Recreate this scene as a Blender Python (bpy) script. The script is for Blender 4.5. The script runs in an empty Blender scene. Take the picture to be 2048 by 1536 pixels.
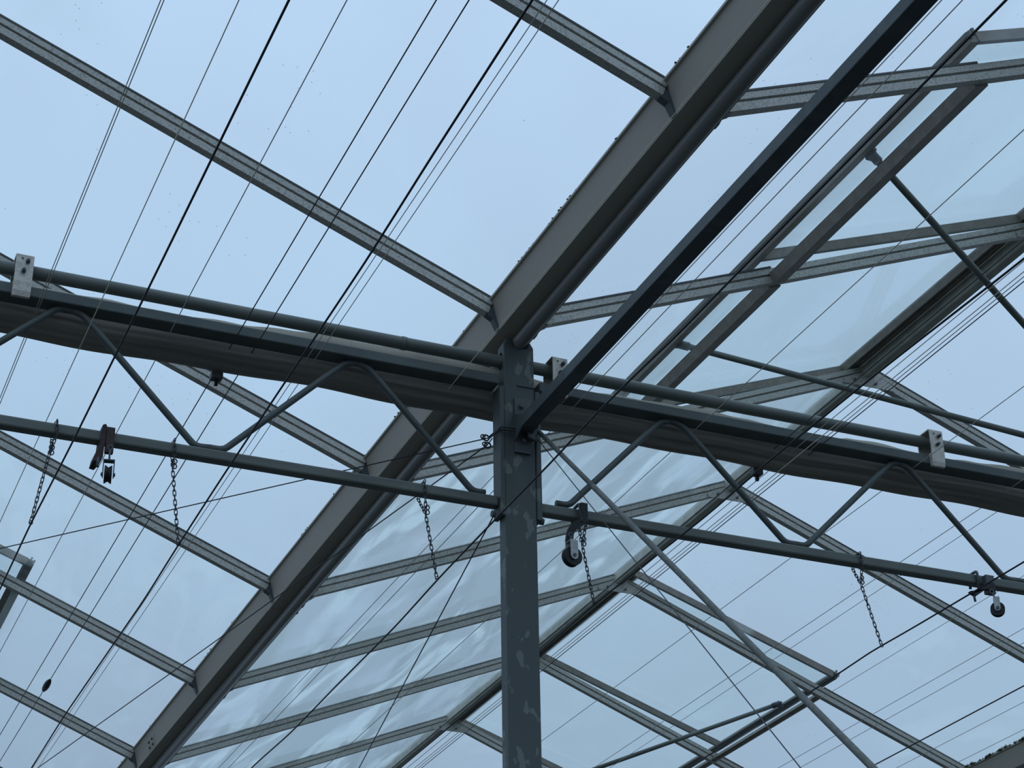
import bpy, math, random
from mathutils import Vector, Matrix
random.seed(7)
scene = bpy.context.scene
COL = scene.collection

# ------------------------------------------------------------------ camera
cam_d = bpy.data.cameras.new('camera'); cam = bpy.data.objects.new('camera', cam_d); COL.objects.link(cam)
cam_d.sensor_width = 36.0; cam_d.sensor_fit = 'HORIZONTAL'; cam_d.lens = 69.2; cam_d.clip_end = 400
_F = Vector((0.34638, 0.81053, 0.47230)); _R = Vector((0.92223, -0.38641, -0.01323)); _U = Vector((-0.17177, -0.44015, 0.88134))
cam.matrix_world = Matrix(((_R.x, _U.x, -_F.x, 0), (_R.y, _U.y, -_F.y, 0), (_R.z, _U.z, -_F.z, 1.6), (0, 0, 0, 1)))
scene.camera = cam

# ------------------------------------------------------------------ overcast sky and exposure
scene.view_settings.view_transform = 'Standard'; scene.view_settings.look = 'None'
scene.view_settings.exposure = 0.0; scene.view_settings.gamma = 1.0
scene.cycles.transparent_max_bounces = 24
world = bpy.data.worlds.new('overcast_sky'); scene.world = world; world.use_nodes = True
wn = world.node_tree.nodes; wl = world.node_tree.links; wn.clear()
def wnode(t, **kw):
    n = wn.new(t)
    for k, v in kw.items(): setattr(n, k, v)
    return n
w_out = wnode('ShaderNodeOutputWorld'); w_bg = wnode('ShaderNodeBackground')
w_tc = wnode('ShaderNodeTexCoord'); w_sep = wnode('ShaderNodeSeparateXYZ')
wl.new(w_tc.outputs['Generated'], w_sep.inputs[0])
w_el = wnode('ShaderNodeMath', operation='MAXIMUM'); w_el.inputs[1].default_value = 0.0
wl.new(w_sep.outputs['Z'], w_el.inputs[0])
w_lum = wnode('ShaderNodeMath', operation='MULTIPLY_ADD')          # overcast: (1 + 2 sin e) / 3
w_lum.inputs[1].default_value = 0.64; w_lum.inputs[2].default_value = 0.36
wl.new(w_el.outputs[0], w_lum.inputs[0])
w_noise = wnode('ShaderNodeTexNoise'); w_noise.inputs['Scale'].default_value = 5.0
w_noise.inputs['Detail'].default_value = 3.0
wl.new(w_tc.outputs['Generated'], w_noise.inputs['Vector'])
w_map = wnode('ShaderNodeMapRange'); w_map.inputs[1].default_value = 0.3; w_map.inputs[2].default_value = 0.7
w_map.inputs[3].default_value = 0.95; w_map.inputs[4].default_value = 1.05
wl.new(w_noise.outputs['Fac'], w_map.inputs[0])
w_mul = wnode('ShaderNodeMath', operation='MULTIPLY'); wl.new(w_lum.outputs[0], w_mul.inputs[0]); wl.new(w_map.outputs[0], w_mul.inputs[1])
w_ramp = wnode('ShaderNodeMix', data_type='RGBA'); w_ramp.inputs['A'].default_value = (0.715, 0.935, 1.25, 1); w_ramp.inputs['B'].default_value = (0.655, 0.955, 1.26, 1)
wl.new(w_noise.outputs['Fac'], w_ramp.inputs['Factor'])
wl.new(w_ramp.outputs['Result'], w_bg.inputs['Color']); wl.new(w_mul.outputs[0], w_bg.inputs['Strength'])
wl.new(w_bg.outputs[0], w_out.inputs['Surface'])

# ------------------------------------------------------------------ materials
def material(name, color, rough=0.6, metal=0.0, var=0.0, vscale=8.0, color2=None, lo=0.45, hi=0.6, stretch=(1, 1, 1), bump=0.0, bscale=60.0, spec=0.4):
    m = bpy.data.materials.new(name); m.use_nodes = True
    nt = m.node_tree; b = nt.nodes['Principled BSDF']
    b.inputs['Roughness'].default_value = rough; b.inputs['Metallic'].default_value = metal
    b.inputs['Specular IOR Level'].default_value = spec
    b.inputs['Base Color'].default_value = (*color, 1)
    tc = nt.nodes.new('ShaderNodeTexCoord'); mp = nt.nodes.new('ShaderNodeMapping'); mp.inputs['Scale'].default_value = stretch
    nt.links.new(tc.outputs['Object'], mp.inputs[0])
    if color2 is None and var > 0: color2 = tuple(min(1, c * (1 + var)) for c in color)
    if color2 is not None:
        n = nt.nodes.new('ShaderNodeTexNoise'); n.inputs['Scale'].default_value = vscale; n.inputs['Detail'].default_value = 5
        nt.links.new(mp.outputs[0], n.inputs['Vector'])
        r = nt.nodes.new('ShaderNodeValToRGB'); r.color_ramp.elements[0].position = lo; r.color_ramp.elements[1].position = hi
        r.color_ramp.elements[0].color = (*color, 1); r.color_ramp.elements[1].color = (*color2, 1)
        nt.links.new(n.outputs['Fac'], r.inputs[0]); nt.links.new(r.outputs[0], b.inputs['Base Color'])
    if bump > 0:
        n2 = nt.nodes.new('ShaderNodeTexNoise'); n2.inputs['Scale'].default_value = bscale
        nt.links.new(mp.outputs[0], n2.inputs['Vector'])
        bp = nt.nodes.new('ShaderNodeBump'); bp.inputs['Strength'].default_value = bump; bp.inputs['Distance'].default_value = 0.004
        nt.links.new(n2.outputs['Fac'], bp.inputs['Height']); nt.links.new(bp.outputs[0], b.inputs['Normal'])
    return m

M = {}
M['concrete'] = material('concrete', (0.042, 0.042, 0.038), 0.9, var=0.5, vscale=1.2, bump=0.3)
M['gutter'] = material('gutter_paint', (0.43, 0.385, 0.325), 0.5, color2=(0.47, 0.42, 0.355), vscale=3, stretch=(1, 0.15, 1), lo=0.4, hi=0.65)
M['pipe_grey'] = material('pipe_grey', (0.20, 0.20, 0.19), 0.3, var=0.2, vscale=4, stretch=(1, .2, 1))
M['steel'] = material('dark_galvanised', (0.085, 0.098, 0.094), 0.5, color2=(0.115, 0.13, 0.122), vscale=11, lo=0.35, hi=0.7, bump=0.1)
M['post'] = material('post_galvanised', (0.088, 0.102, 0.098), 0.55, color2=(0.17, 0.19, 0.175), vscale=19, lo=0.585, hi=0.605, stretch=(1.2, 1, 0.75), bump=0.08)
M['tie'] = material('tie_beam_steel', (0.072, 0.088, 0.09), 0.5, color2=(0.095, 0.112, 0.112), vscale=9, lo=0.5, hi=0.56)
M['rail'] = material('rail_pipe_steel', (0.13, 0.142, 0.125), 0.45, color2=(0.165, 0.178, 0.155), vscale=14, stretch=(.2, 1, 1))
M['aluminium'] = material('weathered_aluminium', (0.53, 0.51, 0.46), 0.5, metal=0.2, color2=(0.35, 0.335, 0.305), vscale=150, lo=0.5, hi=0.62, bump=0.1)
M['aluminium_dark'] = material('rubber_seal', (0.05, 0.05, 0.045), 0.7)  # dark rubber strip along the top of each glazing bar
M['vent_frame'] = material('vent_frame_metal', (0.235, 0.205, 0.17), 0.5, color2=(0.28, 0.25, 0.21), vscale=20)
M['vent_seal'] = material('vent_seal_metal', (0.20, 0.195, 0.17), 0.5, var=0.2, vscale=20)
M['ridge'] = material('ridge_metal', (0.42, 0.41, 0.35), 0.5, var=0.2, vscale=15)
M['zinc'] = material('bright_zinc', (0.66, 0.60, 0.53), 0.45, metal=0.3, color2=(0.52, 0.475, 0.42), vscale=60)
M['bolt'] = material('bolt_steel', (0.10, 0.11, 0.12), 0.5)
M['cheek'] = material('pulley_cheek_zinc', (0.45, 0.45, 0.43), 0.5, metal=.2, var=.2, vscale=40)
M['black'] = material('black_plastic', (0.012, 0.013, 0.015), 0.5)
M['wire_grey'] = material('wire_grey', (0.46, 0.43, 0.38), 0.5)
M['wire_dark'] = material('wire_dark', (0.05, 0.05, 0.055), 0.5)
M['wire_pale'] = material('wire_pale', (0.75, 0.70, 0.54), 0.5)
M['chain'] = material('chain_steel', (0.055, 0.06, 0.065), 0.45)
M['rust'] = material('rust_brown', (0.05, 0.032, 0.032), 0.8, var=0.5, vscale=60)
M['brace'] = material('brace_rod_steel', (0.15, 0.155, 0.14), 0.5, var=.25, vscale=60)
M['moss'] = material('moss', (0.05, 0.065, 0.035), 1.0, var=.8, vscale=70)

def fabric_material():
    m = bpy.data.materials.new('screen_fabric'); m.use_nodes = True; nt = m.node_tree; nt.nodes.clear()
    out = nt.nodes.new('ShaderNodeOutputMaterial'); mix = nt.nodes.new('ShaderNodeMixShader'); mix.inputs[0].default_value = 0.06
    d = nt.nodes.new('ShaderNodeBsdfDiffuse'); t = nt.nodes.new('ShaderNodeBsdfTranslucent')
    tc = nt.nodes.new('ShaderNodeTexCoord'); mp = nt.nodes.new('ShaderNodeMapping'); mp.inputs['Scale'].default_value = (0.9, 22, 22)
    n = nt.nodes.new('ShaderNodeTexNoise'); n.inputs['Scale'].default_value = 1.5; n.inputs['Detail'].default_value = 6
    r = nt.nodes.new('ShaderNodeValToRGB'); r.color_ramp.elements[0].position = 0.35; r.color_ramp.elements[1].position = 0.7
    r.color_ramp.elements[0].color = (0.31, 0.28, 0.25, 1); r.color_ramp.elements[1].color = (0.47, 0.43, 0.38, 1)
    nt.links.new(tc.outputs['Object'], mp.inputs[0]); nt.links.new(mp.outputs[0], n.inputs['Vector']); nt.links.new(n.outputs['Fac'], r.inputs[0])
    nt.links.new(r.outputs[0], d.inputs[0]); nt.links.new(r.outputs[0], t.inputs[0])
    nt.links.new(d.outputs[0], mix.inputs[1]); nt.links.new(t.outputs[0], mix.inputs[2]); nt.links.new(mix.outputs[0], out.inputs[0])
    return m
M['fabric'] = fabric_material()
def fold_material():  # paler copy of the screen cloth, skylight put into its colour
    m = bpy.data.materials.new('screen_fold_lit_cloth'); m.use_nodes = True; nt = m.node_tree; nt.nodes.clear()
    out = nt.nodes.new('ShaderNodeOutputMaterial'); mix = nt.nodes.new('ShaderNodeMixShader'); mix.inputs[0].default_value = 0.45
    d = nt.nodes.new('ShaderNodeBsdfDiffuse'); t = nt.nodes.new('ShaderNodeBsdfTranslucent')
    tc = nt.nodes.new('ShaderNodeTexCoord'); w = nt.nodes.new('ShaderNodeTexWave'); w.bands_direction = 'X'; w.inputs['Scale'].default_value = 45; w.inputs['Distortion'].default_value = 1.5
    r = nt.nodes.new('ShaderNodeValToRGB'); r.color_ramp.elements[0].color = (0.52, 0.48, 0.41, 1); r.color_ramp.elements[1].color = (0.68, 0.63, 0.55, 1)
    nt.links.new(tc.outputs['Object'], w.inputs['Vector']); nt.links.new(w.outputs['Fac'], r.inputs[0])
    nt.links.new(r.outputs[0], d.inputs[0]); nt.links.new(r.outputs[0], t.inputs[0])
    nt.links.new(d.outputs[0], mix.inputs[1]); nt.links.new(t.outputs[0], mix.inputs[2]); nt.links.new(mix.outputs[0], out.inputs[0])
    return m
M['fold'] = fold_material()

def glass_material(name, tint, film, film_lo, film_hi, max_fac, scale, stretch, base_fac=0.0, streaks=0.0):
    """Thin pane: clear transmission, a Fresnel sheen and a translucent film with its own streaky outline."""
    m = bpy.data.materials.new(name); m.use_nodes = True; nt = m.node_tree; nt.nodes.clear(); L = nt.links.new
    N = nt.nodes.new
    out = N('ShaderNodeOutputMaterial'); tr = N('ShaderNodeBsdfTransparent'); tr.inputs[0].default_value = (*tint, 1)
    gl = N('ShaderNodeBsdfGlossy'); gl.inputs['Roughness'].default_value = 0.05; gl.inputs[0].default_value = (.9, .95, 1, 1)
    lw = N('ShaderNodeLayerWeight'); lw.inputs[0].default_value = 0.5
    pw = N('ShaderNodeMath'); pw.operation = 'POWER'; pw.inputs[1].default_value = 5.0; L(lw.outputs['Facing'], pw.inputs[0])
    fr = N('ShaderNodeMath'); fr.operation = 'MULTIPLY_ADD'; fr.inputs[1].default_value = 0.55; fr.inputs[2].default_value = 0.025; L(pw.outputs[0], fr.inputs[0])
    mx = N('ShaderNodeMixShader'); L(fr.outputs[0], mx.inputs[0]); L(tr.outputs[0], mx.inputs[1]); L(gl.outputs[0], mx.inputs[2])
    tl = N('ShaderNodeBsdfTranslucent')
    geo = N('ShaderNodeNewGeometry'); mp = N('ShaderNodeMapping'); mp.inputs['Scale'].default_value = stretch; mp.inputs['Rotation'].default_value = (0, 0, 0.25)
    L(geo.outputs['Position'], mp.inputs[0])
    n = N('ShaderNodeTexNoise'); n.inputs['Scale'].default_value = scale; n.inputs['Detail'].default_value = 3.5; n.inputs['Distortion'].default_value = 0.9
    L(mp.outputs[0], n.inputs['Vector'])
    mr = N('ShaderNodeMapRange'); mr.interpolation_type = 'SMOOTHSTEP'
    mr.inputs[1].default_value = film_lo; mr.inputs[2].default_value = film_hi; mr.inputs[3].default_value = base_fac; mr.inputs[4].default_value = max_fac
    L(n.outputs['Fac'], mr.inputs[0])
    fac = mr.outputs[0]
    n2 = N('ShaderNodeTexNoise'); n2.inputs['Scale'].default_value = scale * 1.6; n2.inputs['Detail'].default_value = 2.0; n2.inputs['Distortion'].default_value = 1.6
    mp2 = N('ShaderNodeMapping'); mp2.inputs['Scale'].default_value = stretch; mp2.inputs['Location'].default_value = (3, 7, 1); mp2.inputs['Rotation'].default_value = (0, 0, 0.25)
    L(geo.outputs['Position'], mp2.inputs[0]); L(mp2.outputs[0], n2.inputs['Vector'])
    cr = N('ShaderNodeValToRGB'); cr.color_ramp.elements[0].position = 0.50; cr.color_ramp.elements[1].position = 0.62
    cr.color_ramp.elements[0].color = (*film, 1); cr.color_ramp.elements[1].color = (*[min(1, c * (1 + streaks)) for c in film], 1)
    L(n2.outputs['Fac'], cr.inputs[0]); L(cr.outputs[0], tl.inputs[0])
    mf = N('ShaderNodeMixShader'); L(fac, mf.inputs[0]); L(mx.outputs[0], mf.inputs[1]); L(tl.outputs[0], mf.inputs[2])
    # specks of grit lying on the pane
    vo = N('ShaderNodeTexVoronoi'); vo.inputs['Scale'].default_value = 26; vo.inputs['Randomness'].default_value = 1.0
    L(geo.outputs['Position'], vo.inputs['Vector'])
    n3 = N('ShaderNodeTexNoise'); n3.inputs['Scale'].default_value = 2.2; L(geo.outputs['Position'], n3.inputs['Vector'])
    c1 = N('ShaderNodeMath'); c1.operation = 'LESS_THAN'; c1.inputs[1].default_value = 0.075; L(vo.outputs['Distance'], c1.inputs[0])
    c2 = N('ShaderNodeMath'); c2.operation = 'GREATER_THAN'; c2.inputs[1].default_value = 0.60; L(n3.outputs['Fac'], c2.inputs[0])
    c3 = N('ShaderNodeMath'); c3.operation = 'MULTIPLY'; L(c1.outputs[0], c3.inputs[0]); L(c2.outputs[0], c3.inputs[1])
    c4 = N('ShaderNodeMath'); c4.operation = 'MULTIPLY'; c4.inputs[1].default_value = 0.35; L(c3.outputs[0], c4.inputs[0])
    df = N('ShaderNodeBsdfDiffuse'); df.inputs[0].default_value = (0.05, 0.055, 0.05, 1)
    ms = N('ShaderNodeMixShader'); L(c4.outputs[0], ms.inputs[0]); L(mf.outputs[0], ms.inputs[1]); L(df.outputs[0], ms.inputs[2])
    L(ms.outputs[0], out.inputs[0])
    return m
M['glass_clear'] = glass_material('glass_clear', (0.985, 0.992, 0.995), (0.75, 0.74, 0.70), 0.5, 0.8, 0.10, 1.2, (1, 0.5, 1))
M['glass_hazy'] = glass_material('glass_hazy', (0.98, 0.99, 0.99), (0.70, 0.72, 0.68), 0.46, 0.64, 0.12, 1.3, (1.4, 0.5, 1), base_fac=0.0, streaks=0.3)
M['glass_streaked'] = glass_material('glass_streaked', (0.97, 0.985, 0.985), (0.50, 0.53, 0.50), 0.36, 0.47, 0.30, 0.95, (2.7, 0.5, 1), base_fac=0.08, streaks=0.75)
M['glass_vent'] = glass_material('glass_vent', (0.955, 0.98, 0.975), (0.62, 0.70, 0.66), 0.45, 0.7, 0.10, 1.2, (1, 0.6, 1), base_fac=0.04, streaks=0.2)

# ------------------------------------------------------------------ mesh helpers
class MB:
    def __init__(self): self.v = []; self.f = []; self.s = []
    def add(self, vs, fs, smooth=False):
        o = len(self.v); self.v += [tuple(p) for p in vs]
        for f in fs: self.f.append(tuple(i + o for i in f)); self.s.append(smooth)
        return self
    def box(self, x0, x1, y0, y1, z0, z1):
        return self.add([(x0, y0, z0), (x1, y0, z0), (x1, y1, z0), (x0, y1, z0), (x0, y0, z1), (x1, y0, z1), (x1, y1, z1), (x0, y1, z1)],
                        [(0, 3, 2, 1), (4, 5, 6, 7), (0, 1, 5, 4), (1, 2, 6, 5), (2, 3, 7, 6), (3, 0, 4, 7)])
    def prism(self, poly, axis, a, b):
        """poly: 2-D outline in the two other axes (xz for 'y', yz for 'x', xy for 'z')."""
        def pt(u, w, t): return {'y': (u, t, w), 'x': (t, u, w), 'z': (u, w, t)}[axis]
        n = len(poly); vs = [pt(u, w, a) for u, w in poly] + [pt(u, w, b) for u, w in poly]
        fs = [(i, (i + 1) % n, (i + 1) % n + n, i + n) for i in range(n)] + [tuple(range(n))[::-1], tuple(range(n, 2 * n))]
        return self.add(vs, fs)
    def tube(self, pts, r, n=10, caps=True, radii=None, phase=0.0):
        pts = [Vector(p) for p in pts]; k = len(pts)
        tang = []
        for i in range(k):
            t = (pts[min(i + 1, k - 1)] - pts[max(i - 1, 0)]); tang.append(t.normalized())
        ref = Vector((0, 0, 1)) if abs(tang[0].z) < 0.9 else Vector((1, 0, 0))
        nrm = (ref - tang[0] * ref.dot(tang[0])).normalized(); vs = []
        for i in range(k):
            if i: nrm = (nrm - tang[i] * nrm.dot(tang[i])).normalized()
            bi = tang[i].cross(nrm); rr = radii[i] if radii else r
            for j in range(n):
                a = phase + 2 * math.pi * j / n
                vs.append(pts[i] + (nrm * math.cos(a) + bi * math.sin(a)) * rr)
        fs = [(i * n + j, i * n + (j + 1) % n, (i + 1) * n + (j + 1) % n, (i + 1) * n + j) for i in range(k - 1) for j in range(n)]
        self.add(vs, fs, True)
        if caps:
            o = len(self.v) - k * n
            self.f.append(tuple(range(o, o + n))[::-1]); self.s.append(False)
            self.f.append(tuple(range(o + (k - 1) * n, o + k * n))); self.s.append(False)
        return self
    def ring(self, pts, r, n=6):
        """closed tube"""
        pts = [Vector(p) for p in pts]; k = len(pts); c = sum(pts, Vector()) / k; vs = []
        nn = (pts[0] - c).cross(pts[k // 4] - c).normalized()
        for i in range(k):
            t = (pts[(i + 1) % k] - pts[i - 1]).normalized(); bi = t.cross(nn).normalized()
            for j in range(n):
                a = 2 * math.pi * j / n; vs.append(pts[i] + (nn * math.cos(a) + bi * math.sin(a)) * r)
        fs = [(i * n + j, i * n + (j + 1) % n, ((i + 1) % k) * n + (j + 1) % n, ((i + 1) % k) * n + j) for i in range(k) for j in range(n)]
        return self.add(vs, fs, True)
    def lathe(self, prof, c, axis, n=20):
        """prof: (radius, offset along axis)"""
        ax = Vector(axis).normalized(); ref = Vector((0, 0, 1)) if abs(ax.z) < .9 else Vector((1, 0, 0))
        u = (ref - ax * ref.dot(ax)).normalized(); w = ax.cross(u); c = Vector(c); vs = []
        for r, h in prof:
            for j in range(n):
                a = 2 * math.pi * j / n; vs.append(c + ax * h + (u * math.cos(a) + w * math.sin(a)) * r)
        k = len(prof); fs = [(i * n + j, i * n + (j + 1) % n, (i + 1) * n + (j + 1) % n, (i + 1) * n + j) for i in range(k - 1) for j in range(n)]
        self.add(vs, fs, False); o = len(self.v) - k * n
        self.f.append(tuple(range(o, o + n))[::-1]); self.s.append(False); self.f.append(tuple(range(o + (k - 1) * n, o + k * n))); self.s.append(False)
        return self
    def mesh(self, name, mat):
        me = bpy.data.meshes.new(name); me.from_pydata(self.v, [], self.f)
        me.polygons.foreach_set('use_smooth', self.s)
        import bmesh
        bm = bmesh.new(); bm.from_mesh(me); bmesh.ops.recalc_face_normals(bm, faces=bm.faces); bm.to_mesh(me); bm.free()
        me.materials.append(M[mat]); return me
    def build(self, name, mat, parent=None, bevel=0.0):
        o = bpy.data.objects.new(name, self.mesh(name, mat)); COL.objects.link(o)
        if parent is not None: put(o, parent)
        if bevel > 0:
            b = o.modifiers.new('bevel', 'BEVEL'); b.width = bevel; b.segments = 2; b.limit_method = 'ANGLE'
        return o
ORIGIN = {}
def world_loc(o):
    return ORIGIN.get(o.name, Vector((0, 0, 0)))
def put(o, parent):
    """parent o, whose mesh is in world coordinates, under a thing whose origin sits elsewhere"""
    o.parent = parent; o.matrix_parent_inverse = Matrix.Translation(-world_loc(parent)); ORIGIN[o.name] = Vector((0, 0, 0))
def tag(o, label, cat=None, group=None, kind=None):
    if label: o['label'] = label
    if cat: o['category'] = cat
    if group: o['group'] = group
    if kind: o['kind'] = kind
    return o
def thing(name, label, cat, loc, group=None, kind=None):
    o = bpy.data.objects.new(name, None); COL.objects.link(o); o.location = loc; o.empty_display_size = 0.05
    ORIGIN[o.name] = Vector(loc)
    return tag(o, label, cat, group, kind)
def arc(p0, p1, p2, n=5):
    p0, p1, p2 = Vector(p0), Vector(p1), Vector(p2)
    return [p0 * (1 - t) ** 2 + p1 * 2 * t * (1 - t) + p2 * t * t for t in [i / n for i in range(n + 1)]]
def bend(pts, r):
    """round the corners of a polyline"""
    P = [Vector(p) for p in pts]; out = [P[0]]
    for i in range(1, len(P) - 1):
        a = (P[i - 1] - P[i]); b = (P[i + 1] - P[i]); q = min(r, a.length * .45, b.length * .45)
        out += arc(P[i] + a.normalized() * q, P[i], P[i] + b.normalized() * q, 4)
    return out + [P[-1]]

# ------------------------------------------------------------------ dimensions of the house (metres)
GX, BAY = 2.182, 4.375            # gutter centre line, bay width
HALF = BAY / 2
RX = GX + HALF                    # ridge right of the gutter
TAN = 0.404                       # 22 degree glazing
ZV = 4.805                        # height of the glazing line extended to the gutter centre
Y0, DY = 3.817, 1.25              # first glazing bar in view, bar spacing
YN, YF = -1.0, 15.0               # extent of the built house along the gutters
TY = 5.09                         # truss axis
def yk(k): return Y0 + DY * k
COS = 1 / math.sqrt(1 + TAN * TAN); SIN = TAN * COS

# ------------------------------------------------------------------ floor
fl = MB().box(-60, 60, -60, 70, -0.2, 0.0).build('floor', 'concrete'); tag(fl, 'dark grey concrete greenhouse floor below the frame', kind='structure')

# ------------------------------------------------------------------ roof slopes
BAR_PROF = [(-.017, 0), (.017, 0), (.017, -.021), (.007, -.022), (.007, -.028), (.0155, -.029), (.0155, -.054), (-.0155, -.054), (-.0155, -.029), (-.007, -.028), (-.007, -.022), (-.017, -.021)]
def slope_frame(xg, sgn):
    """returns f(s, y, n): s metres up the slope from the gutter centre, n metres above the glazing line"""
    def f(s, y, n): return (xg + sgn * (s * COS - n * SIN), y, ZV + s * SIN + n * COS)
    return f
SL = HALF / COS
def bar_mesh(f, s0, s1, prof, mat='aluminium', name='glazing_bar'):
    m = MB(); n = len(prof)
    vs = [f(s0, p, q) for p, q in prof] + [f(s1, p, q) for p, q in prof]
    m.add(vs, [(i, (i + 1) % n, (i + 1) % n + n, i + n) for i in range(n)] + [tuple(range(n))[::-1], tuple(range(n, 2 * n))])
    return m
def slab(f, s0, s1, y0, y1, n0, n1):
    vs = [f(s, y, n) for n in (n0, n1) for (s, y) in ((s0, y0), (s1, y0), (s1, y1), (s0, y1))]
    return MB().add(vs, [(0, 3, 2, 1), (4, 5, 6, 7), (0, 1, 5, 4), (1, 2, 6, 5), (2, 3, 7, 6), (3, 0, 4, 7)])
VENT_S = (3.15 - GX) / COS         # foot of the fixed glass below a vent
def roof_slope(name, label, xg, sgn, kset, vent_ranges, glass):
    root = thing(name, label, None, (xg + sgn * HALF / 2, 6.5, ZV + .4), kind='structure')
    f = slope_frame(xg, sgn); s_foot = .082 / COS; s_top = SL - .03
    for i, k in enumerate(kset):
        y = yk(k)
        fk = lambda s, p, q, y=y: f(s, y + p, q)
        b = bar_mesh(fk, s_foot, s_top, BAR_PROF).build('glazing_bar', 'aluminium', root)
        s_seal = VENT_S if any(a <= k <= c for a, c in vent_ranges) else s_top
        bar_mesh(fk, s_foot, s_seal, [(-.0185, .0002), (.0185, .0002), (.0185, .0075), (-.0185, .0075)]).build('bar_seal', 'aluminium_dark', b)
        # cast shoe hooking the bar to the gutter web
        xe = xg + sgn * .088; zb = ZV + s_foot * SIN - .05
        poly = [(xe + sgn * .012, zb + .012), (xe - sgn * .006, zb + .03), (xe - sgn * .026, 4.742), (xe - sgn * .020, 4.738), (xe - sgn * .004, zb - .016), (xe + sgn * .02, zb - .002)]
        MB().prism(poly, 'y', y - .013, y + .013).build('bar_shoe', 'bolt', b)
        if k != kset[-1]:
            vented = any(a <= k < c for a, c in vent_ranges)
            pg = glass(k)
            top = VENT_S + .015 if vented else s_top
            slab(f, s_foot + .004, top, y + .0188, yk(k + 1) - .0188, .001, .005).build('glass_pane', pg, root)
            if vented:
                slab(f, VENT_S - (.018 if sgn > 0 else .010), VENT_S + (.034 if sgn > 0 else .020), y + .016, yk(k + 1) - .016, -.060 if sgn > 0 else -.052, -.018 if sgn > 0 else -.030).build('header_bar', 'vent_frame', root)
    return root
KS = list(range(-3, 9))
def g_left(k): return 'glass_clear' if k < 3 else 'glass_hazy'
def g_right(k): return 'glass_clear' if k < 1 else 'glass_hazy' if k < 2 else 'glass_streaked'
def g_far(k): return 'glass_clear' if k < 3 else 'glass_hazy'
roof_slope('ceiling', 'glazed roof slope rising to the left from the beige gutter', GX, -1, KS, [(4, 6), (-4, -2)], g_left)
roof_slope('ceiling', 'streaked glass roof slope rising from the beige gutter to the ridge on the right', GX, 1, KS, [(0, 2)], g_right)
roof_slope('ceiling', 'clear glass roof slope falling from the right ridge to the lower right corner', GX + BAY, -1, KS, [(4, 6), (-4, -2)], g_far)

# ridge beams with a folded gusset below each pair of bars
def ridge(name, rx, label):
    root = thing(name, label, None, (rx, 6.5, ZV + HALF * TAN), kind='structure')
    zt = ZV + HALF * TAN
    MB().prism([(rx - .030, zt - .045), (rx - .022, zt + .008), (rx, zt + .022), (rx + .022, zt + .008), (rx + .030, zt - .045), (rx + .018, zt - .06), (rx - .018, zt - .06)], 'y', YN, YF).build('ridge_beam', 'ridge', root)
    for k in KS:
        y = yk(k) - .019
        poly = [(rx - .13, zt - .086), (rx - .125, zt - .108), (rx + .125, zt - .108), (rx + .13, zt - .086), (rx + .02, zt - .035), (rx - .02, zt - .035)]
        p = MB().prism(poly, 'y', y - .004, y).build('ridge_gusset', 'aluminium', root)
        for dx in (-.075, .03): MB().lathe([(.007, 0), (.007, .008)], (rx + dx, y - .003, zt - .088), (0, -1, 0), 6).build('bolt', 'bolt', p)
    return root
ridge('trim_1', RX, 'dark ridge beam with gusset plates right of the post')
ridge('trim_2', RX - BAY, 'ridge beam at the top of the left roof slope')

# ------------------------------------------------------------------ gutters
def gutter(gx, label, shoes):
    root = thing('gutter', label, 'gutter', (gx, 6.0, 4.735))
    t = .004
    out = [(-.096, 4.846), (-.096, 4.838), (-.088, 4.836), (-.0625, 4.735), (.0625, 4.735), (.088, 4.836), (.096, 4.838), (.096, 4.846)]
    inn = [(.084, 4.842), (.0595, 4.741), (-.0595, 4.741), (-.084, 4.842)]
    MB().prism([(gx + a, b) for a, b in out + inn], 'y', YN, YF).build('trough', 'gutter', root)
    for y in (9.72,):
        xa = lambda z: gx - .0625 - .0255 * (z - 4.735) / .101 - .002
        p = MB().add([(xa(4.745), y - .07, 4.745), (xa(4.745), y + .07, 4.745), (xa(4.80), y + .07, 4.80), (xa(4.80), y - .07, 4.80),
                      (xa(4.745) + .003, y - .07, 4.745), (xa(4.745) + .003, y + .07, 4.745), (xa(4.80) + .003, y + .07, 4.80), (xa(4.80) + .003, y - .07, 4.80)],
                     [(0, 1, 2, 3), (4, 7, 6, 5), (0, 4, 5, 1), (1, 5, 6, 2), (2, 6, 7, 3), (3, 7, 4, 0)]).build('splice_plate', 'gutter', root)
        for dy in (-.035, .03):
            for z in (4.758, 4.785): MB().lathe([(.008, 0), (.008, .006)], (xa(z), y + dy, z), (-1, 0, .25), 6).build('bolt', 'bolt', p)
        MB().box(gx - .064, gx + .064, 7.62, 7.64, 4.731, 4.7345).build('joint_band', 'gutter', root)
    return root
g1 = gutter(GX, 'large beige sheet metal gutter running diagonally over the post', True)
gutter(GX + BAY, 'mossy gutter end showing in the lower right corner', False)
dp = MB().tube([(2.192, YN, 4.7075), (2.192, YF, 4.7075)], .0232, 20).build('drain_pipe', 'pipe_grey')
tag(dp, 'round grey drain pipe slung under the beige gutter', 'pipe')

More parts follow.
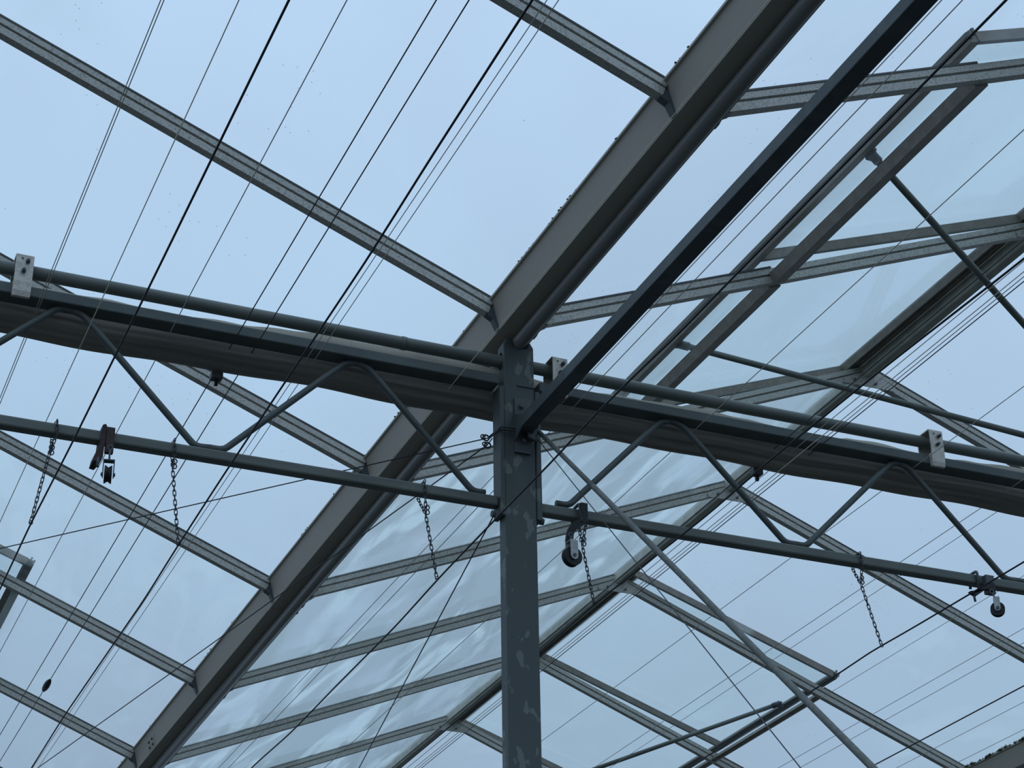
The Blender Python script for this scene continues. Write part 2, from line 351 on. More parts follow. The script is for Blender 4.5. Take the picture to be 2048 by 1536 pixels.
# moss on the lip of the gutter and the lower right corner
def moss(name, spots, label):
    m = MB()
    for (x, y, z, r) in spots:
        vs = []; n = 5
        vs.append((x, y, z + r * .9))
        for j in range(n):
            a = 2 * math.pi * j / n + random.random(); q = r * random.uniform(.7, 1.3)
            vs.append((x + q * math.cos(a), y + 1.6 * q * math.sin(a), z - r * random.uniform(.1, .5)))
        vs.append((x, y, z - r * .8))
        m.add(vs, [(0, 1 + j, 1 + (j + 1) % n) for j in range(n)] + [(6, 1 + (j + 1) % n, 1 + j) for j in range(n)])
    o = m.build(name, 'moss'); tag(o, label, 'moss', kind='stuff'); return o
sp = []
for i in range(420):
    y = random.uniform(3.2, 10.5); w = math.sin(y * 7.3) + math.sin(y * 17.1 + 1) + .5 * math.sin(y * 3.1)
    if w + random.uniform(-.8, .8) > .7: sp.append((GX - .094 + random.uniform(-.003, .004), y, 4.8475 + random.uniform(-.002, .002), random.uniform(.002, .0045)))
moss('moss', sp, 'thin line of dark moss along the lip of the beige gutter')
moss('moss', [(GX + BAY - .092 + random.uniform(-.006, .006), random.uniform(6.8, 9.4), 4.85 + random.uniform(-.004, .004), random.uniform(.005, .013)) for i in range(260)], 'dark moss tufts on the gutter in the lower right corner')

# ------------------------------------------------------------------ steel post
px0, px1, py0, py1 = 2.1345, 2.2395, 5.06, 5.11
post = thing('steel_post', 'upright dark galvanised steel post in the middle of the picture', 'post', (2.187, 5.085, 0))
zt = 4.712
prof = [(px0, 0), (px1, 0), (px1, zt - .02), (px1 - .012, zt), (2.220, zt), (2.2165, 4.690), (2.192, 4.681), (2.1675, 4.690), (2.164, zt + .004), (px0 + .014, zt + .004), (px0, zt - .022)]
shaft = MB().prism(prof, 'y', py0, py1).build('shaft', 'post', post, bevel=.004)
cut = MB().tube([(px0 - .03, TY - .003, 4.637), (px1 + .03, TY - .003, 4.637)], .021, 20).build('cutter', 'bolt')
cut.scale = (1, 1, 1.55); cut.location.z = 4.637 * (1 - 1.55)
bo = shaft.modifiers.new('pipe_hole', 'BOOLEAN'); bo.object = cut; bo.operation = 'DIFFERENCE'; bo.solver = 'EXACT'
bpy.context.view_layer.update()
ev = shaft.evaluated_get(bpy.context.evaluated_depsgraph_get()); nm = bpy.data.meshes.new_from_object(ev)
shaft.modifiers.clear(); shaft.data = nm; bpy.data.objects.remove(cut)
for sgn, xa in ((-1, px0), (1, px1)):
    x0, x1 = (xa - .016, xa - .0005) if sgn < 0 else (xa + .0005, xa + .018)
    e = MB().box(x0, x1, 5.056, 5.118, 4.088, 4.535).build('end_plate', 'post', post, bevel=.003)
    xb = x0 - .011 if sgn < 0 else x1 + .011
    MB().lathe([(.011, -.009), (.011, .003)], (xb, 5.085, 4.098), (1, 0, 0), 8).build('bolt', 'bolt', e)
MB().box(2.167, 2.222, 5.050, 5.0598, 4.312, 4.497).build('mounting_plate', 'steel', post, bevel=.0015)
for x, z in ((2.188, 4.467), (2.193, 4.346)):
    MB().lathe([(.010, 0), (.010, .003), (.0075, .003), (.0075, .010)], (x, 5.050, z), (0, -1, 0), 6).build('bolt', 'bolt', post)
MB().box(2.180, 2.2385, 5.056, 5.0602, 4.545, 4.551).build('weld_seam', 'bolt', post)
MB().box(2.166, 2.219, 5.0495, 5.0602, 4.306, 4.312).build('plate_lip', 'bolt', post)
eye = MB().prism([(2.198, 4.352), (2.226, 4.340), (2.234, 4.372), (2.222, 4.412), (2.206, 4.420), (2.196, 4.39)], 'y', 5.022, 5.030).build('eye_bracket', 'steel', post, bevel=.002)
MB().lathe([(.008, 0), (.008, .012)], (2.226, 5.022, 4.392), (0, -1, 0), 8).build('eye_bolt', 'bolt', eye)
MB().lathe([(.009, 0), (.009, .002)], (2.210, 5.0222, 4.372), (0, -1, 0), 10).build('eye_hole_shade', 'black', eye)  # flat black disc standing for the shade inside the eye
MB().box(2.205, 2.2255, 5.030, 5.052, 4.35, 4.40).build('eye_spacer', 'steel', eye)

# ------------------------------------------------------------------ lattice girders
def girder(x0, x1, label, braces):
    g = thing('lattice_girder', label, 'girder', ((x0 + x1) / 2, TY, 4.35))
    MB().box(x0, x1, 5.058, 5.120, 4.540, 4.575).build('top_chord', 'steel', g, bevel=.004)
    MB().box(x0, x1, 5.071, 5.109, 4.122, 4.156).build('bottom_chord', 'rail', g, bevel=.006)
    for b in braces:
        MB().tube(bend([(x, TY, z) for x, z in b], .03), .0105, 10).build('brace', 'steel', g)
    return g
gl = girder(-2.06, 2.118, 'lattice girder left of the post, zigzag bars between two chords', [
    [(.30, 4.168), (.345, 4.165), (.732, 4.538), (.775, 4.538)], [(.775, 4.538), (.806, 4.53), (1.167, 4.163), (1.21, 4.166)],
    [(1.21, 4.166), (1.252, 4.166), (1.616, 4.530), (1.655, 4.538)], [(1.655, 4.538), (1.69, 4.530), (2.038, 4.166), (2.079, 4.167)],
    [(-.11, 4.538), (-.07, 4.53), (.26, 4.163), (.30, 4.166)]])
gr = girder(2.258, 6.45, 'lattice girder right of the post, zigzag bars between two chords', [
    [(2.318, 4.171), (2.362, 4.171), (2.699, 4.527), (2.74, 4.538)], [(2.74, 4.538), (2.782, 4.528), (3.136, 4.166), (3.175, 4.166)],
    [(3.175, 4.166), (3.214, 4.166), (3.581, 4.530), (3.615, 4.538)], [(3.615, 4.538), (3.65, 4.529), (3.994, 4.165), (4.04, 4.166)],
    [(4.04, 4.166), (4.08, 4.166), (4.44, 4.53), (4.48, 4.538)]])

# ------------------------------------------------------------------ folded screens behind the top chords
def screen(x0, x1, label, clips):
    root = thing('folded_screen', label, 'shade screen', ((x0 + x1) / 2, 5.2, 4.5))
    nx = int((x1 - x0) / .025); m = MB(); ring = 44; vs = []
    for i in range(nx + 1):
        x = x0 + (x1 - x0) * i / nx
        top = 4.606 + .010 * math.sin(x * 4.1 + .6) + .006 * math.sin(x * 9.7 + 2)
        bot = 4.507 + .004 * math.sin(x * 5.2) + .003 * math.sin(x * 13)
        yb = 5.262 + .004 * math.sin(x * 3.3 + 1)
        for j in range(ring):
            u = j / ring
            if u < .5:                       # underside, front to back
                t = u / .5; y = 5.124 + (yb - 5.124) * t
                z = bot + (.0035 * math.sin(t * 15 + 1.9 * math.sin(x * 2.3) + x * .7) + .0025 * math.sin(t * 31 + 2.6 * math.sin(x * 1.1 + t * 2))) * (.35 + .65 * math.sin(math.pi * t)) + .010 * (1 - t) ** 3 + .008 * t ** 6
            else:                            # top, back to front, with loose folds
                t = (u - .5) / .5; y = yb - (yb - 5.124) * t
                h = math.sin(math.pi * min(1, t * 1.02)) ** .7
                z = bot + .02 + (top - bot - .02) * h + .010 * math.sin(t * 22 + 1.7 * math.sin(x * 2.9)) * h
            vs.append((x, y, z))
    fs = [(i * ring + j, i * ring + (j + 1) % ring, (i + 1) * ring + (j + 1) % ring, (i + 1) * ring + j) for i in range(nx) for j in range(ring)]
    fs += [tuple(range(ring))[::-1], tuple(range(nx * ring, (nx + 1) * ring))]
    m.add(vs, fs, True); m.build('screen_cloth', 'fabric', root)
    # upright fold of the cloth above the chord, coloured paler for skylight on top
    H = [(-2.5, 4.65), (.5, 4.642), (.76, 4.652), (.92, 4.654), (1.12, 4.655), (1.31, 4.658), (1.45, 4.668), (1.62, 4.671), (1.75, 4.668), (1.92, 4.680), (2.10, 4.672), (2.2, 4.668), (2.32, 4.66), (2.45, 4.651),
         (2.72, 4.656), (2.95, 4.657), (3.07, 4.653), (3.18, 4.648), (3.26, 4.640), (3.42, 4.640), (3.5, 4.660), (3.66, 4.664), (3.79, 4.652), (3.9, 4.646), (4.0, 4.655), (4.2, 4.660), (7, 4.655)]
    def hh(x):
        for (a, ha), (b, hb) in zip(H, H[1:]):
            if a <= x <= b: t = (x - a) / (b - a); t = t * t * (3 - 2 * t); return ha + (hb - ha) * t
        return 4.65
    vs = []
    for i in range(nx + 1):
        x = x0 + (x1 - x0) * i / nx; top = hh(x) + .005 + .0015 * math.sin(x * 37)
        for j in range(5):
            t = j / 4; y = 5.196 + .008 * math.sin(x * 5.1 + t * 2) * t + .003 * math.sin(x * 19)
            vs += [(x, y, 4.57 + (top - 4.57) * t)]
        for j in range(5):
            t = 1 - j / 4; y = 5.199 + .008 * math.sin(x * 5.1 + t * 2) * t + .003 * math.sin(x * 19)
            vs += [(x, y, 4.57 + (top - 4.57) * t)]
    fs = [(i * 10 + j, i * 10 + (j + 1) % 10, (i + 1) * 10 + (j + 1) % 10, (i + 1) * 10 + j) for i in range(nx) for j in range(10)] + [tuple(range(10))[::-1], tuple(range(nx * 10, nx * 10 + 10))]
    tag(MB().add(vs, fs, True).build('upper_fold', 'fold', root), 'translucent upper fold of the screen, coloured paler for the skylight on it')
    for x in clips:
        c = MB().box(x - .018, x + .018, 5.235, 5.268, 4.482, 4.505).build('clip', 'bolt', root, bevel=.003)
        MB().box(x - .005, x + .005, 5.246, 5.256, 4.462, 4.483).build('clip_tongue', 'black', c)
    return root
screen(-2.0, 2.186, 'brown-grey shade screen folded up behind the girder left of the post', [1.255])
screen(2.188, 6.4, 'brown-grey shade screen folded up behind the girder right of the post', [3.146])

# ------------------------------------------------------------------ push-pull rail pipe and its brackets
rail = thing('rail_pipe', 'long round steel pipe passing through the post above the girders', 'pipe', (2.2, 5.087, 4.637))
MB().tube([(-2.0, 5.087, 4.637), (6.45, 5.087, 4.637)], .0205, 20).build('pipe', 'rail', rail)
MB().tube([(1.797, 5.087, 4.637), (1.812, 5.087, 4.637)], .0222, 20).build('coupling', 'rail', rail)
def rail_bracket(x, label):
    r = thing('pipe_bracket', label, 'bracket', (x, 5.05, 4.575), 'zinc brackets holding the rail pipe')
    w = .026
    MB().prism([(5.040, 4.576), (5.040, 4.664), (5.046, 4.669), (5.112, 4.669), (5.117, 4.665), (5.117, 4.5765), (5.113, 4.5765), (5.113, 4.664), (5.047, 4.665), (5.044, 4.661), (5.044, 4.576)], 'x', x - w, x + w).build('channel', 'zinc', r)
    MB().prism([(5.040, 4.576), (5.0575, 4.5762), (5.0575, 4.529), (5.046, 4.529), (5.042, 4.545)], 'x', x - w, x + w).build('foot', 'zinc', r)
    for dx, z, q in ((.008, 4.642, .0065), (-.001, 4.609, .0065)):
        MB().lathe([(q, 0), (q, .010), (q * .7, .010), (q * .7, .016)], (x + dx, 5.040, z), (0, -1, 0), 6).build('bolt', 'bolt', r)
    MB().lathe([(.003, 0), (.003, .0008)], (x - .008, 5.040, 4.652), (0, -1, 0), 8).build('hole_shade', 'black', r)  # black disc on the plate, drawn for the shade in a small drilling
rail_bracket(.617, 'bright zinc pipe bracket at the left edge of the picture')
rail_bracket(2.323, 'bright zinc pipe bracket right beside the post, half behind the tie beam')
rail_bracket(3.749, 'bright zinc pipe bracket on the girder near the right edge')

# ------------------------------------------------------------------ tie beam running towards the viewer
tb = thing('tie_beam', 'dark square steel tube running from the post to the upper right', 'beam', (2.19, 2.5, 4.388))
MB().box(2.165, 2.215, -1.0, 5.030, 4.369, 4.409).build('tube', 'tie', tb, bevel=.003)
MB().prism([(5.049, 4.342), (5.049, 4.436), (4.992, 4.4095), (4.992, 4.3685)], 'x', 2.1645, 2.169).build('gusset', 'tie', tb)
MB().box(2.169, 2.216, 5.030, 5.0495, 4.369, 4.409).build('tube_end', 'tie', tb)

# ------------------------------------------------------------------ roof vents
def vent(label, rx, sgn, y0, y1, ymid, ze=5.250, rail_mat='vent_frame'):
    """sgn: direction from the ridge down to the free edge"""
    xh, zh = rx + sgn * .062, 5.706; xe = rx + sgn * 1.285
    ln = math.hypot(xe - xh, ze - zh); ux, uz = (xe - xh) / ln, (ze - zh) / ln
    def f(s, y, n): return (xh + ux * s - sgn * 0 + (-uz if ux > 0 else uz) * n, y, zh + uz * s + abs(ux) * n)
    v = thing('roof_vent', label, 'roof vent', (rx + sgn * .65, (y0 + y1) / 2, 5.45))
    def sl(name, s0, s1, ya, yb, n0, n1, mat, par=v):
        vs = [f(s, y, n) for n in (n0, n1) for (s, y) in ((s0, ya), (s1, ya), (s1, yb), (s0, yb))]
        return MB().add(vs, [(0, 3, 2, 1), (4, 5, 6, 7), (0, 1, 5, 4), (1, 2, 6, 5), (2, 3, 7, 6), (3, 0, 4, 7)]).build(name, mat, par)
    # hinge rail along the ridge, stepped
    sl('hinge_rail', -.028, .010, y0, y1, -.032, .006, 'vent_frame')
    sl('hinge_step', .010, .024, y0, y1, -.024, .006, 'vent_seal'); sl('hinge_fillet', .024, .040, y0, y1, -.030, .006, 'vent_frame')
    for y in (y0, ymid, y1):
        b = sl('glazing_bar', .040, ln - .03, y - .007, y + .007, -.028, .004, 'vent_frame')
        sl('bar_lip', .040, ln - .03, y - .009, y + .009, -.033, -.028, 'vent_seal', b)
    sl('glass_pane', .02, ln - .01, y0 + .007, ymid - .007, -.002, .002, 'glass_vent')
    sl('glass_pane', .02, ln - .01, ymid + .007, y1 - .007, -.002, .002, 'glass_vent')
    r = sl('bottom_rail', ln - .030, ln, y0 - .004, y1 + .004, -.030, .003, rail_mat)
    sl('drip_edge', ln, ln + .004, y0 - .004, y1 + .004, -.008, .006, 'vent_seal', r)
    sl('seal_strip', ln - .042, ln - .030, y0, y1, -.028, -.012, 'vent_seal', r)
    for yy in (y0 - .016, y1 + .004):                       # notched ends of the rail section
        sl('rail_horn', ln - .022, ln - .013, yy, yy + .012, -.010, .012, 'vent_seal', r)
        sl('rail_horn', ln - .006, ln + .004, yy, yy + .012, -.020, .004, 'vent_seal', r)
    return v, f, ln
vA, fA, lnA = vent('slightly open roof vent at the upper right, above the two push rods', RX, -1, 3.752, 6.360, 5.067)
vB, fB, lnB = vent('slightly open roof vent at the lower right, on the far side of the ridge', RX, 1, 8.752, 11.36, 10.067, 5.268, 'steel')
vC, fC, lnC = vent('corner of a roof vent at the left edge below the hanging chains', RX - BAY, 1, 8.752, 11.36, 10.067, 5.268, 'steel')

moss('moss', [(RX + 1.28 + random.uniform(-.012, .008), random.uniform(8.9, 11.3), 5.278 + random.uniform(-.002, .006), random.uniform(.003, .010)) for i in range(220)], 'dark moss tufts on the edge of the lower right roof vent')
def push_rod(label, a, b, r=.0122):
    p = thing('push_rod', label, 'rod', a)
    MB().tube([a, b], r, 14).build('rod', 'rail', p)
    d = (Vector(b) - Vector(a)).normalized()
    c = MB().tube([Vector(a) - d * .035, Vector(a) + d * .012], .0165, 10).build('end_clamp', 'bolt', p)
    up = Vector((0, .012, .012))
    MB().tube([Vector(a) - d * .028 - Vector((0, .026, 0)), Vector(a) - d * .028 + Vector((0, .026, 0))], .006, 8).build('clamp_bolt', 'bolt', c)
    lo, hi = (.034, .004) if b[0] > a[0] else (.004, .055)
    MB().box(a[0] - lo, a[0] + hi, a[1] - .009, a[1] + .009, a[2] - .006, a[2] + .012).build('clamp_lug', 'bolt', c)
push_rod('steel push rod slanting down from the vent to the right edge, upper one', (3.163, 4.381, 5.229), (4.771, 5.087, 4.669))
push_rod('steel push rod crossing below the ridge to the right edge, lower one', (3.163, 5.720, 5.236), (5.319, 5.087, 4.669))
push_rod('steel push rod under the open vent at the bottom right', (5.545, 9.262, 5.242), (3.93, 10.09, 4.655))

# ------------------------------------------------------------------ brace rod and tie wires at the post
br = thing('brace_rod', 'ribbed steel brace rod slanting from the post to the lower right', 'rod', (2.235, 5.03, 4.385))
A = Vector((2.238, 5.035, 4.384)); B = Vector((2.25, 3.393, 2.83)); D = (B - A).normalized(); LN = (B - A).length
MB().tube([A, A + D * .56], .0074, 12).build('smooth_shank', 'brace', br)
pts = []; rad = []; n = 1400
for i in range(n + 1):
    pts.append(A + D * (.52 + (LN + .5 - .52) * i / n)); rad.append(.0080 + (.0006 if i % 4 < 2 else -.0005))
MB().tube(pts, .011, 9, radii=rad).build('ribbed_sleeve', 'brace', br)
def wire(name, label, pts, r, mat, group=None, n=6, cat='wire'):
    o = MB().tube(pts, r, n).build(name, mat); return tag(o, label, cat, group)
wire('guy_wire', 'thin black wire running below the brace rod to the lower right', [(2.246, 5.062, 4.372), (2.262, 3.687, 2.91), (2.266, 3.35, 2.552)], .0016, 'wire_dark')
tw = thing('guy_wire', 'thin dark wire tied round the post, running to the left edge', 'wire', (2.119, 5.12, 4.378))
zb = 4.378
MB().tube(bend([(2.107, 5.122, 4.379), (2.116, 5.05, 4.380), (2.120, 5.042, 4.381), (2.20, 5.046, 4.383), (2.225, 5.046, 4.384)], .012), .0028, 6).build('wrap', 'wire_dark', tw)
MB().tube(bend([(2.107, 5.122, 4.374), (2.114, 5.052, 4.374), (2.12, 5.043, 4.373), (2.20, 5.046, 4.374), (2.222, 5.046, 4.378)], .012), .0028, 6).build('wrap', 'wire_dark', tw)
MB().tube([(2.113, 5.12, 4.378), (.821, 6.435, 4.33), (.30, 6.965, 4.311)], .0021, 6).build('strand', 'wire_dark', tw)
def knot(c, parent):
    c = Vector(c)
    MB().ring([c + Vector((.010 * math.cos(t), .004, .010 * math.sin(t))) for t in [i * math.pi / 6 for i in range(12)]], .0026).build('knot', 'wire_dark', parent)
    MB().ring([c + Vector((-.012 + .007 * math.cos(t), 0, .007 * math.sin(t))) for t in [i * math.pi / 6 for i in range(12)]], .0022).build('knot', 'wire_dark', parent)
knot((2.100, 5.125, 4.3785), tw)
tw2 = thing('guy_wire', 'thin dark wire tied to the post, crossing below the gutter to the bottom left', 'wire', (2.112, 5.12, 4.36))
MB().tube([(2.105, 5.13, 4.355), (1.72, 7.011, 4.30), (1.402, 8.802, 4.30), (1.25, 9.66, 4.30)], .0021, 6).build('strand', 'wire_dark', tw2)
MB().tube([(2.105, 5.13, 4.355), (2.118, 5.12, 4.376)], .002, 6).build('tail', 'wire_dark', tw2)
knot((2.107, 5.128, 4.355), tw2)
wire('guy_wire', 'thin black wire falling from the foot of the post bracket to the bottom edge', [(2.106, 5.085, 4.093), (2.536, 7.623, 4.08), (2.62, 8.15, 4.077)], .002, 'wire_dark')

# ------------------------------------------------------------------ stretched wires along the house
SZ, CZ = 4.526, 3.85
def span(x, z, y0=1.0, y1=14.5): return [(x, y0, z), (x, y1, z)]
for (x, z, r, mat, label) in [
    (.671, SZ, .0013, 'wire_grey', 'thin grey wire, leftmost of the close pair at the upper left'),
    (.678, SZ, .0013, 'wire_grey', 'thin grey wire, right-hand one of the close pair at the upper left'),
    (.813, 4.44, .0014, 'wire_pale', 'pale wire crossing in front of the left screen, right of the close pair'),
    (1.068, SZ, .0014, 'wire_grey', 'thin grey wire between the two black cables at the upper left'),
    (1.259, SZ, .0017, 'wire_dark', 'dark wire clipped under the left folded screen'),
    (1.329, SZ, .0017, 'wire_dark', 'dark wire carrying a small black insulator at the lower left'),
    (1.496, SZ, .0012, 'wire_grey', 'thin grey wire close beside the black cable of the second chain'),
    (1.521, SZ, .0012, 'wire_grey', 'thin grey wire second to the right of the second chain cable'),
    (1.972, SZ, .0012, 'wire_pale', 'pale thin wire running along the gutter to the left girder by the post'),
    (2.346, SZ, .0013, 'wire_grey', 'thin grey wire running right beside the dark tie beam'),
    (2.391, SZ, .0014, 'wire_grey', 'thin grey wire, second to the right of the tie beam'),
    (2.832, SZ, .0014, 'wire_grey', 'thin grey wire crossing the glass of the upper right vent'),
    (3.146, SZ, .0017, 'wire_dark', 'dark wire clipped under the right folded screen'),
    (3.214, SZ, .0014, 'wire_grey', 'thin grey wire next to the black cable in the close bundle at the right'),
    (3.153, 4.44, .0015, 'wire_pale', 'pale wire of the right bundle, crossing in front of the folded screen'),
    (3.265, SZ, .0014, 'wire_grey', 'thin grey wire, fourth of the close bundle at the right'),
    (3.281, SZ, .0017, 'wire_dark', 'dark wire, lowest of the close bundle at the right'),
    (3.668, SZ, .0014, 'wire_grey', 'thin grey wire passing in front of the right-hand pipe bracket'),
    (4.081, SZ, .0014, 'wire_grey', 'thin grey wire above the lower right chain, upper one of two'),
    (4.155, SZ, .0012, 'wire_grey', 'thin grey wire through the lower right chain, lower one of two'),
    (4.605, SZ, .0012, 'wire_grey', 'thin grey wire just below the sagging black cable at the lower right'),
    (4.945, SZ, .0014, 'wire_grey', 'thin grey wire, upper one of the pair below the right-hand pulley'),
    (5.045, SZ, .0014, 'wire_grey', 'thin grey wire, lower one of the pair below the right-hand pulley'),
    (5.503, SZ, .0014, 'wire_grey', 'thin grey wire just below the lowest black cable at the right'),
    (5.740, SZ, .0014, 'wire_grey', 'thin grey wire near the lower right corner, second from the gutter'),
    (5.870, SZ, .0014, 'wire_grey', 'thin grey wire nearest the gutter in the lower right corner')]:
    wire('support_wire', label, span(x, z), r, mat, 'support wires stretched along the house')
for (pts, r, label) in [
    ([(.724, 1.0), (.726, 2.68), (.729, 3.63), (.729, 4.55), (.725, 5.09), (.729, 5.6), (.729, 8.5), (.73, 14)], .0026, 'black cable held by the leftmost chain'),
    ([(1.12, 1.0), (1.126, 2.52), (1.131, 3.03), (1.138, 3.46), (1.137, 4.18), (1.138, 4.68), (1.141, 5.09), (1.147, 5.52), (1.14, 6.72), (1.147, 7.34), (1.15, 14)], .0026, 'black cable held by the second chain from the left'),
    ([(1.912, 1.0), (1.911, 2.41), (1.912, 3.16), (1.914, 3.516), (1.908, 3.714), (1.906, 3.966), (1.913, 4.193), (1.914, 4.581), (1.918, 5.037), (1.931, 5.466), (1.931, 6.06), (1.935, 6.6), (1.92, 7.0), (1.93, 14)], .0026, 'black cable passing in front of the post to the chain left of it'),
    ([(2.47, 1.0), (2.466, 2.93), (2.449, 3.45), (2.443, 3.99), (2.452, 4.37), (2.437, 5.08), (2.445, 5.5), (2.444, 5.85), (2.447, 6.86), (2.45, 14)], .0026, 'black cable held by the chain right of the post'),
    ([(3.49, 1.0), (3.479, 4.33), (3.474, 4.58), (3.468, 4.9), (3.461, 5.073), (3.459, 5.15), (3.469, 5.4), (3.476, 5.7), (3.478, 9), (3.48, 14)], .0026, 'sagging black cable held by the rightmost chain'),
    ([(4.13, 1.0), (4.13, 5.24), (4.131, 6.19), (4.13, 14)], .0024, 'straight black cable low at the right edge, without a chain')]:
    wire('hanging_cable', label, bend([(x, y, CZ) for x, y in pts], .1), r, 'black', 'black cables below the girders', n=8, cat='cable')
ins = MB().lathe([(.003, -.08), (.007, -.07), (.0125, -.04), (.0145, 0), (.0125, .04), (.007, .07), (.003, .08)], (1.329, 8.33, SZ), (0, 1, 0), 12).build('insulator', 'black')
tag(ins, 'small black oval insulator on a wire at the lower left', 'insulator')

# ------------------------------------------------------------------ chains
LINK = None
def link_mesh():
    a, b = .0062, .0042; pts = []
    for i in range(16):
        t = 2 * math.pi * i / 16; c, s = math.cos(t), math.sin(t)
        pts.append((b * c, 0, (a if s > 0 else -a) * (1 if abs(s) > .3 else abs(s) / .3) + b * s * .8))
    return MB().ring(pts, .0015, 6).mesh('chain_link', 'chain')
LINK = link_mesh(); PITCH = .0148
def links(root, path):
    P = [Vector(p) for p in path]; seg = [(P[i + 1] - P[i]).length for i in range(len(P) - 1)]; L = sum(seg); n = max(1, round(L / PITCH))
    for i in range(n):
        d = (i + .5) * L / n; j = 0
        while j < len(seg) - 1 and d > seg[j]: d -= seg[j]; j += 1
        t = (P[j + 1] - P[j]).normalized(); c = P[j] + t * d
        o = bpy.data.objects.new('chain_link', LINK); COL.objects.link(o)
        q = t.to_track_quat('Z', 'Y').to_matrix().to_4x4() @ Matrix.Rotation((math.pi / 2 if i % 2 else 0) + .35 + random.uniform(-.15, .15), 4, 'Z')
        sc = Matrix.Diagonal((1.0, 1.0, L / n / PITCH, 1))
        o.parent = root; o.matrix_parent_inverse = Matrix.Translation(-world_loc(root)); o.matrix_basis = Matrix.Translation(c) @ q @ sc
def chain(label, xt, xb, zb, xj, zj, dxb=-.003):
    """xt: where it loops over the bottom chord; (xj, zj): where the loop closes; (xb, zb): cable"""
    r = thing('hanging_chain', label, 'chain', (xt, TY, 4.156), 'chains hanging from the girders')
    links(r, [(xt, 5.090, 4.163), (xt, 5.064, 4.160), (xt + .002, 5.064, 4.118), (xj, 5.075, zj)])
    links(r, [(xt + dxb * .2, 5.112, 4.150), (xt + dxb * .8, 5.112, 4.118), (xj, 5.080, zj)])
    links(r, [(xj, 5.078, zj), (xb, TY, zb)])
    for s in (-1, 1):
        MB().ring([(xj + .004 + .0065 * math.cos(t), 5.072, zj + .008 + s * .008 + .0075 * math.sin(t)) for t in [i * math.pi / 6 for i in range(12)]], .0019).build('s_hook', 'chain', r)
    MB().ring([(xb + .005 * math.cos(t), TY - .002, zb - .002 + .006 * math.sin(t)) for t in [i * math.pi / 6 for i in range(12)]], .0014).build('end_ring', 'chain', r)
    return r
chain('rusty dark chain hanging at the far left of the left girder', .762, .723, 3.850, .752, 4.062)
chain('dark chain hanging straight down, second from the left', 1.101, 1.138, 3.850, 1.103, 4.080, .01)
chain('dark chain hanging just left of the post, with a V at its top', 1.872, 1.922, 3.862, 1.880, 4.062)
chain('dark chain hanging beside the pulley right of the post', 2.408, 2.437, 3.856, 2.398, 4.040)
chain('dark chain hanging from the right girder near the right edge', 3.404, 3.466, 3.856, 3.402, 4.060)

# ------------------------------------------------------------------ pulleys
def pulley(label, c, r, rot, hook_top, cheek, wheel_mat='black'):
    """rot: heading of the wheel axis about the vertical"""
    p = thing('pulley', label, 'pulley', c, 'pulleys hanging from the girders')
    ax = Vector((math.cos(rot), math.sin(rot), 0)); side = Vector((-ax.y, ax.x, 0)); c = Vector(c); up = Vector((0, 0, 1))
    MB().lathe([(r * .3, -.0105), (r, -.0105), (r, -.008), (r * .78, 0), (r, .008), (r, .0105), (r * .3, .0105)], c, ax, 24).build('wheel', wheel_mat, p)
    h = r * 1.55; w = r * .42
    for s in (-1, 1):
        o = c + ax * (s * .0135); out = []
        for a, b in [(-w, h), (w, h), (w, 0)] + [(w * math.cos(t), -w * math.sin(t)) for t in [math.pi * i / 8 for i in range(1, 8)]] + [(-w, 0)]:
            out.append(o + side * a + up * b)
        n = len(out); vs = out + [q + ax * (s * .0028) for q in out]
        ch = MB().add(vs, [(i, (i + 1) % n, (i + 1) % n + n, i + n) for i in range(n)] + [tuple(range(n)), tuple(range(n, 2 * n))]).build('cheek_plate', cheek, p)
        MB().lathe([(.0055, 0), (.0055, .004)], c + ax * (s * .016), ax * s, 10).build('axle_end', 'bolt', ch)
    o = c + up * h
    a, b = ax * .0163, side * w
    vs = [o - a - b, o + a - b, o + a + b, o - a + b]; vs += [v + up * .003 for v in vs]
    MB().add(vs, [(0, 3, 2, 1), (4, 5, 6, 7), (0, 1, 5, 4), (1, 2, 6, 5), (2, 3, 7, 6), (3, 0, 4, 7)]).build('yoke_top', cheek, p)
    ht = Vector(hook_top)
    MB().tube([o, o + (ht - o) * .5, ht], .0028, 8).build('hook_shank', 'bolt', p)
    MB().ring([ht + Vector((.007 * math.cos(t), 0, .005 + .007 * math.sin(t))) for t in [i * math.pi / 6 for i in range(12)]], .0024).build('hook_eye', 'bolt', p)
    return p
p1 = pulley('small dark pulley seen edge-on, hanging from the left girder', (.912, 5.032, 4.002), .026, -.2, (.912, 5.034, 4.082), 'bolt')
p2 = pulley('black wheel pulley hanging from a curved bracket right of the post', (2.340, 5.030, 3.970), .031, math.pi / 2 + .12, (2.339, 5.032, 4.038), 'cheek')
p3 = pulley('dark wheel pulley with grey cheek at the right edge', (3.900, 5.030, 4.018), .024, math.pi / 2 - .62, (3.897, 5.045, 4.082), 'cheek')
# their clamps on the chord
c1 = thing('pulley_clamp', 'rust brown clamp on the left girder above the edge-on pulley', 'clamp', (.91, 5.07, 4.14))
MB().box(.902, .926, 5.056, 5.0705, 4.082, 4.164).build('clamp_face', 'rust', c1, bevel=.002)
MB().prism([(.872, 4.052), (.886, 4.050), (.898, 4.066), (.902, 4.166), (.898, 4.172), (.890, 4.168), (.886, 4.09), (.876, 4.076)], 'y', 5.058, 5.118).build('clamp_jaw', 'rust', c1)
MB().tube([(.885, 5.06, 4.064), (.885, 5.06, 4.034)], .004, 8).build('bolt', 'bolt', c1)
c2 = thing('pulley_clamp', 'curved black strap bracket on the right girder carrying the black pulley', 'clamp', (2.38, 5.06, 4.14))
cur = [(2.394, 4.166), (2.394, 4.12), (2.388, 4.102), (2.362, 4.086), (2.345, 4.062), (2.340, 4.026)]
m = MB(); pc = bend([(x, 0, z) for x, z in cur], .02); vs = []
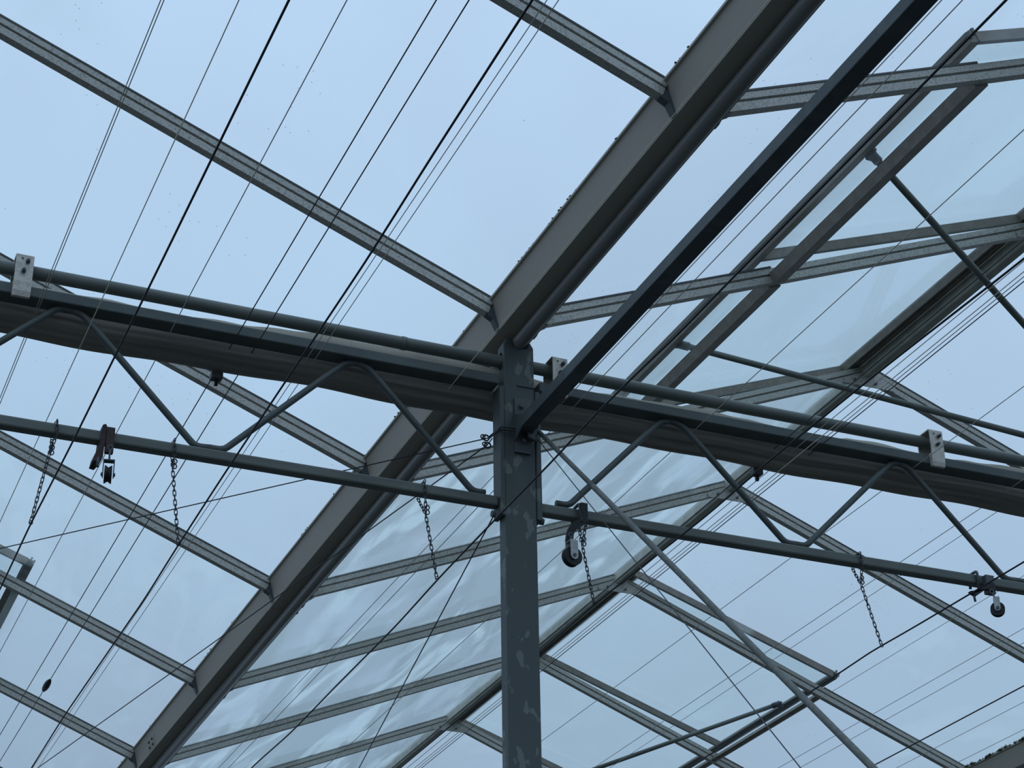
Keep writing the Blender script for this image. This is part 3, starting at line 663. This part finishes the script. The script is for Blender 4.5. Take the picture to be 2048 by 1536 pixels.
for i, q in enumerate(pc):
    t = (pc[min(i + 1, len(pc) - 1)] - pc[max(i - 1, 0)]).normalized(); nn = Vector((-t.z, 0, t.x))
    for s, y in ((-1, 5.044), (1, 5.044), (1, 5.054), (-1, 5.054)): vs.append((q.x + nn.x * .0115 * s, y, q.z + nn.z * .0115 * s))
k = len(pc)
m.add(vs, [(i * 4 + j, i * 4 + (j + 1) % 4, (i + 1) * 4 + (j + 1) % 4, (i + 1) * 4 + j) for i in range(k - 1) for j in range(4)] + [(0, 1, 2, 3), tuple(range(k * 4 - 4, k * 4))[::-1]])
m.build('strap', 'black', c2)
MB().tube(bend([(2.384, 5.045, 4.10), (2.384, 5.058, 4.168), (2.386, 5.115, 4.168), (2.386, 5.120, 4.11)], .012), .005, 8).build('u_bolt', 'bolt', c2)
MB().tube(bend([(2.402, 5.045, 4.10), (2.402, 5.058, 4.168), (2.404, 5.115, 4.168), (2.404, 5.120, 4.11)], .012), .004, 8).build('u_bolt', 'bolt', c2)
c3 = thing('pulley_clamp', 'dark strap clamp on the right girder above the pulley at the edge', 'clamp', (3.88, 5.06, 4.12))
MB().prism([(3.812, 4.078), (3.822, 4.070), (3.842, 4.084), (3.90, 4.126), (3.915, 4.120), (3.915, 4.094), (3.905, 4.088), (3.880, 4.096), (3.834, 4.064)][::1], 'y', 5.046, 5.062).build('strap', 'black', c3)
MB().box(3.885, 3.918, 5.050, 5.0705, 4.084, 4.150).build('clamp_face', 'bolt', c3)
MB().tube(bend([(3.862, 5.066, 4.10), (3.862, 5.064, 4.165), (3.864, 5.115, 4.166), (3.866, 5.116, 4.12)], .012), .005, 8).build('u_bolt', 'bolt', c3)
MB().tube([(3.828, 5.054, 4.08), (3.832, 5.054, 4.046)], .004, 8).build('bolt', 'bolt', c3)

# bent wire clips on the bar feet right of the gutter
for k in (1, 3):
    y = yk(k)
    wire('glass_clip', 'thin bent wire clip at the foot of the ' + ('glazing bar right above the post' if k == 1 else 'glazing bar lower down the gutter'),
         [(GX + .13, y - .02, 4.838), (GX + .125, y - .022, 4.80), (GX + .105, y - .03, 4.775), (GX + .045, y - .03, 4.729)], .0013, 'wire_grey', cat='clip')
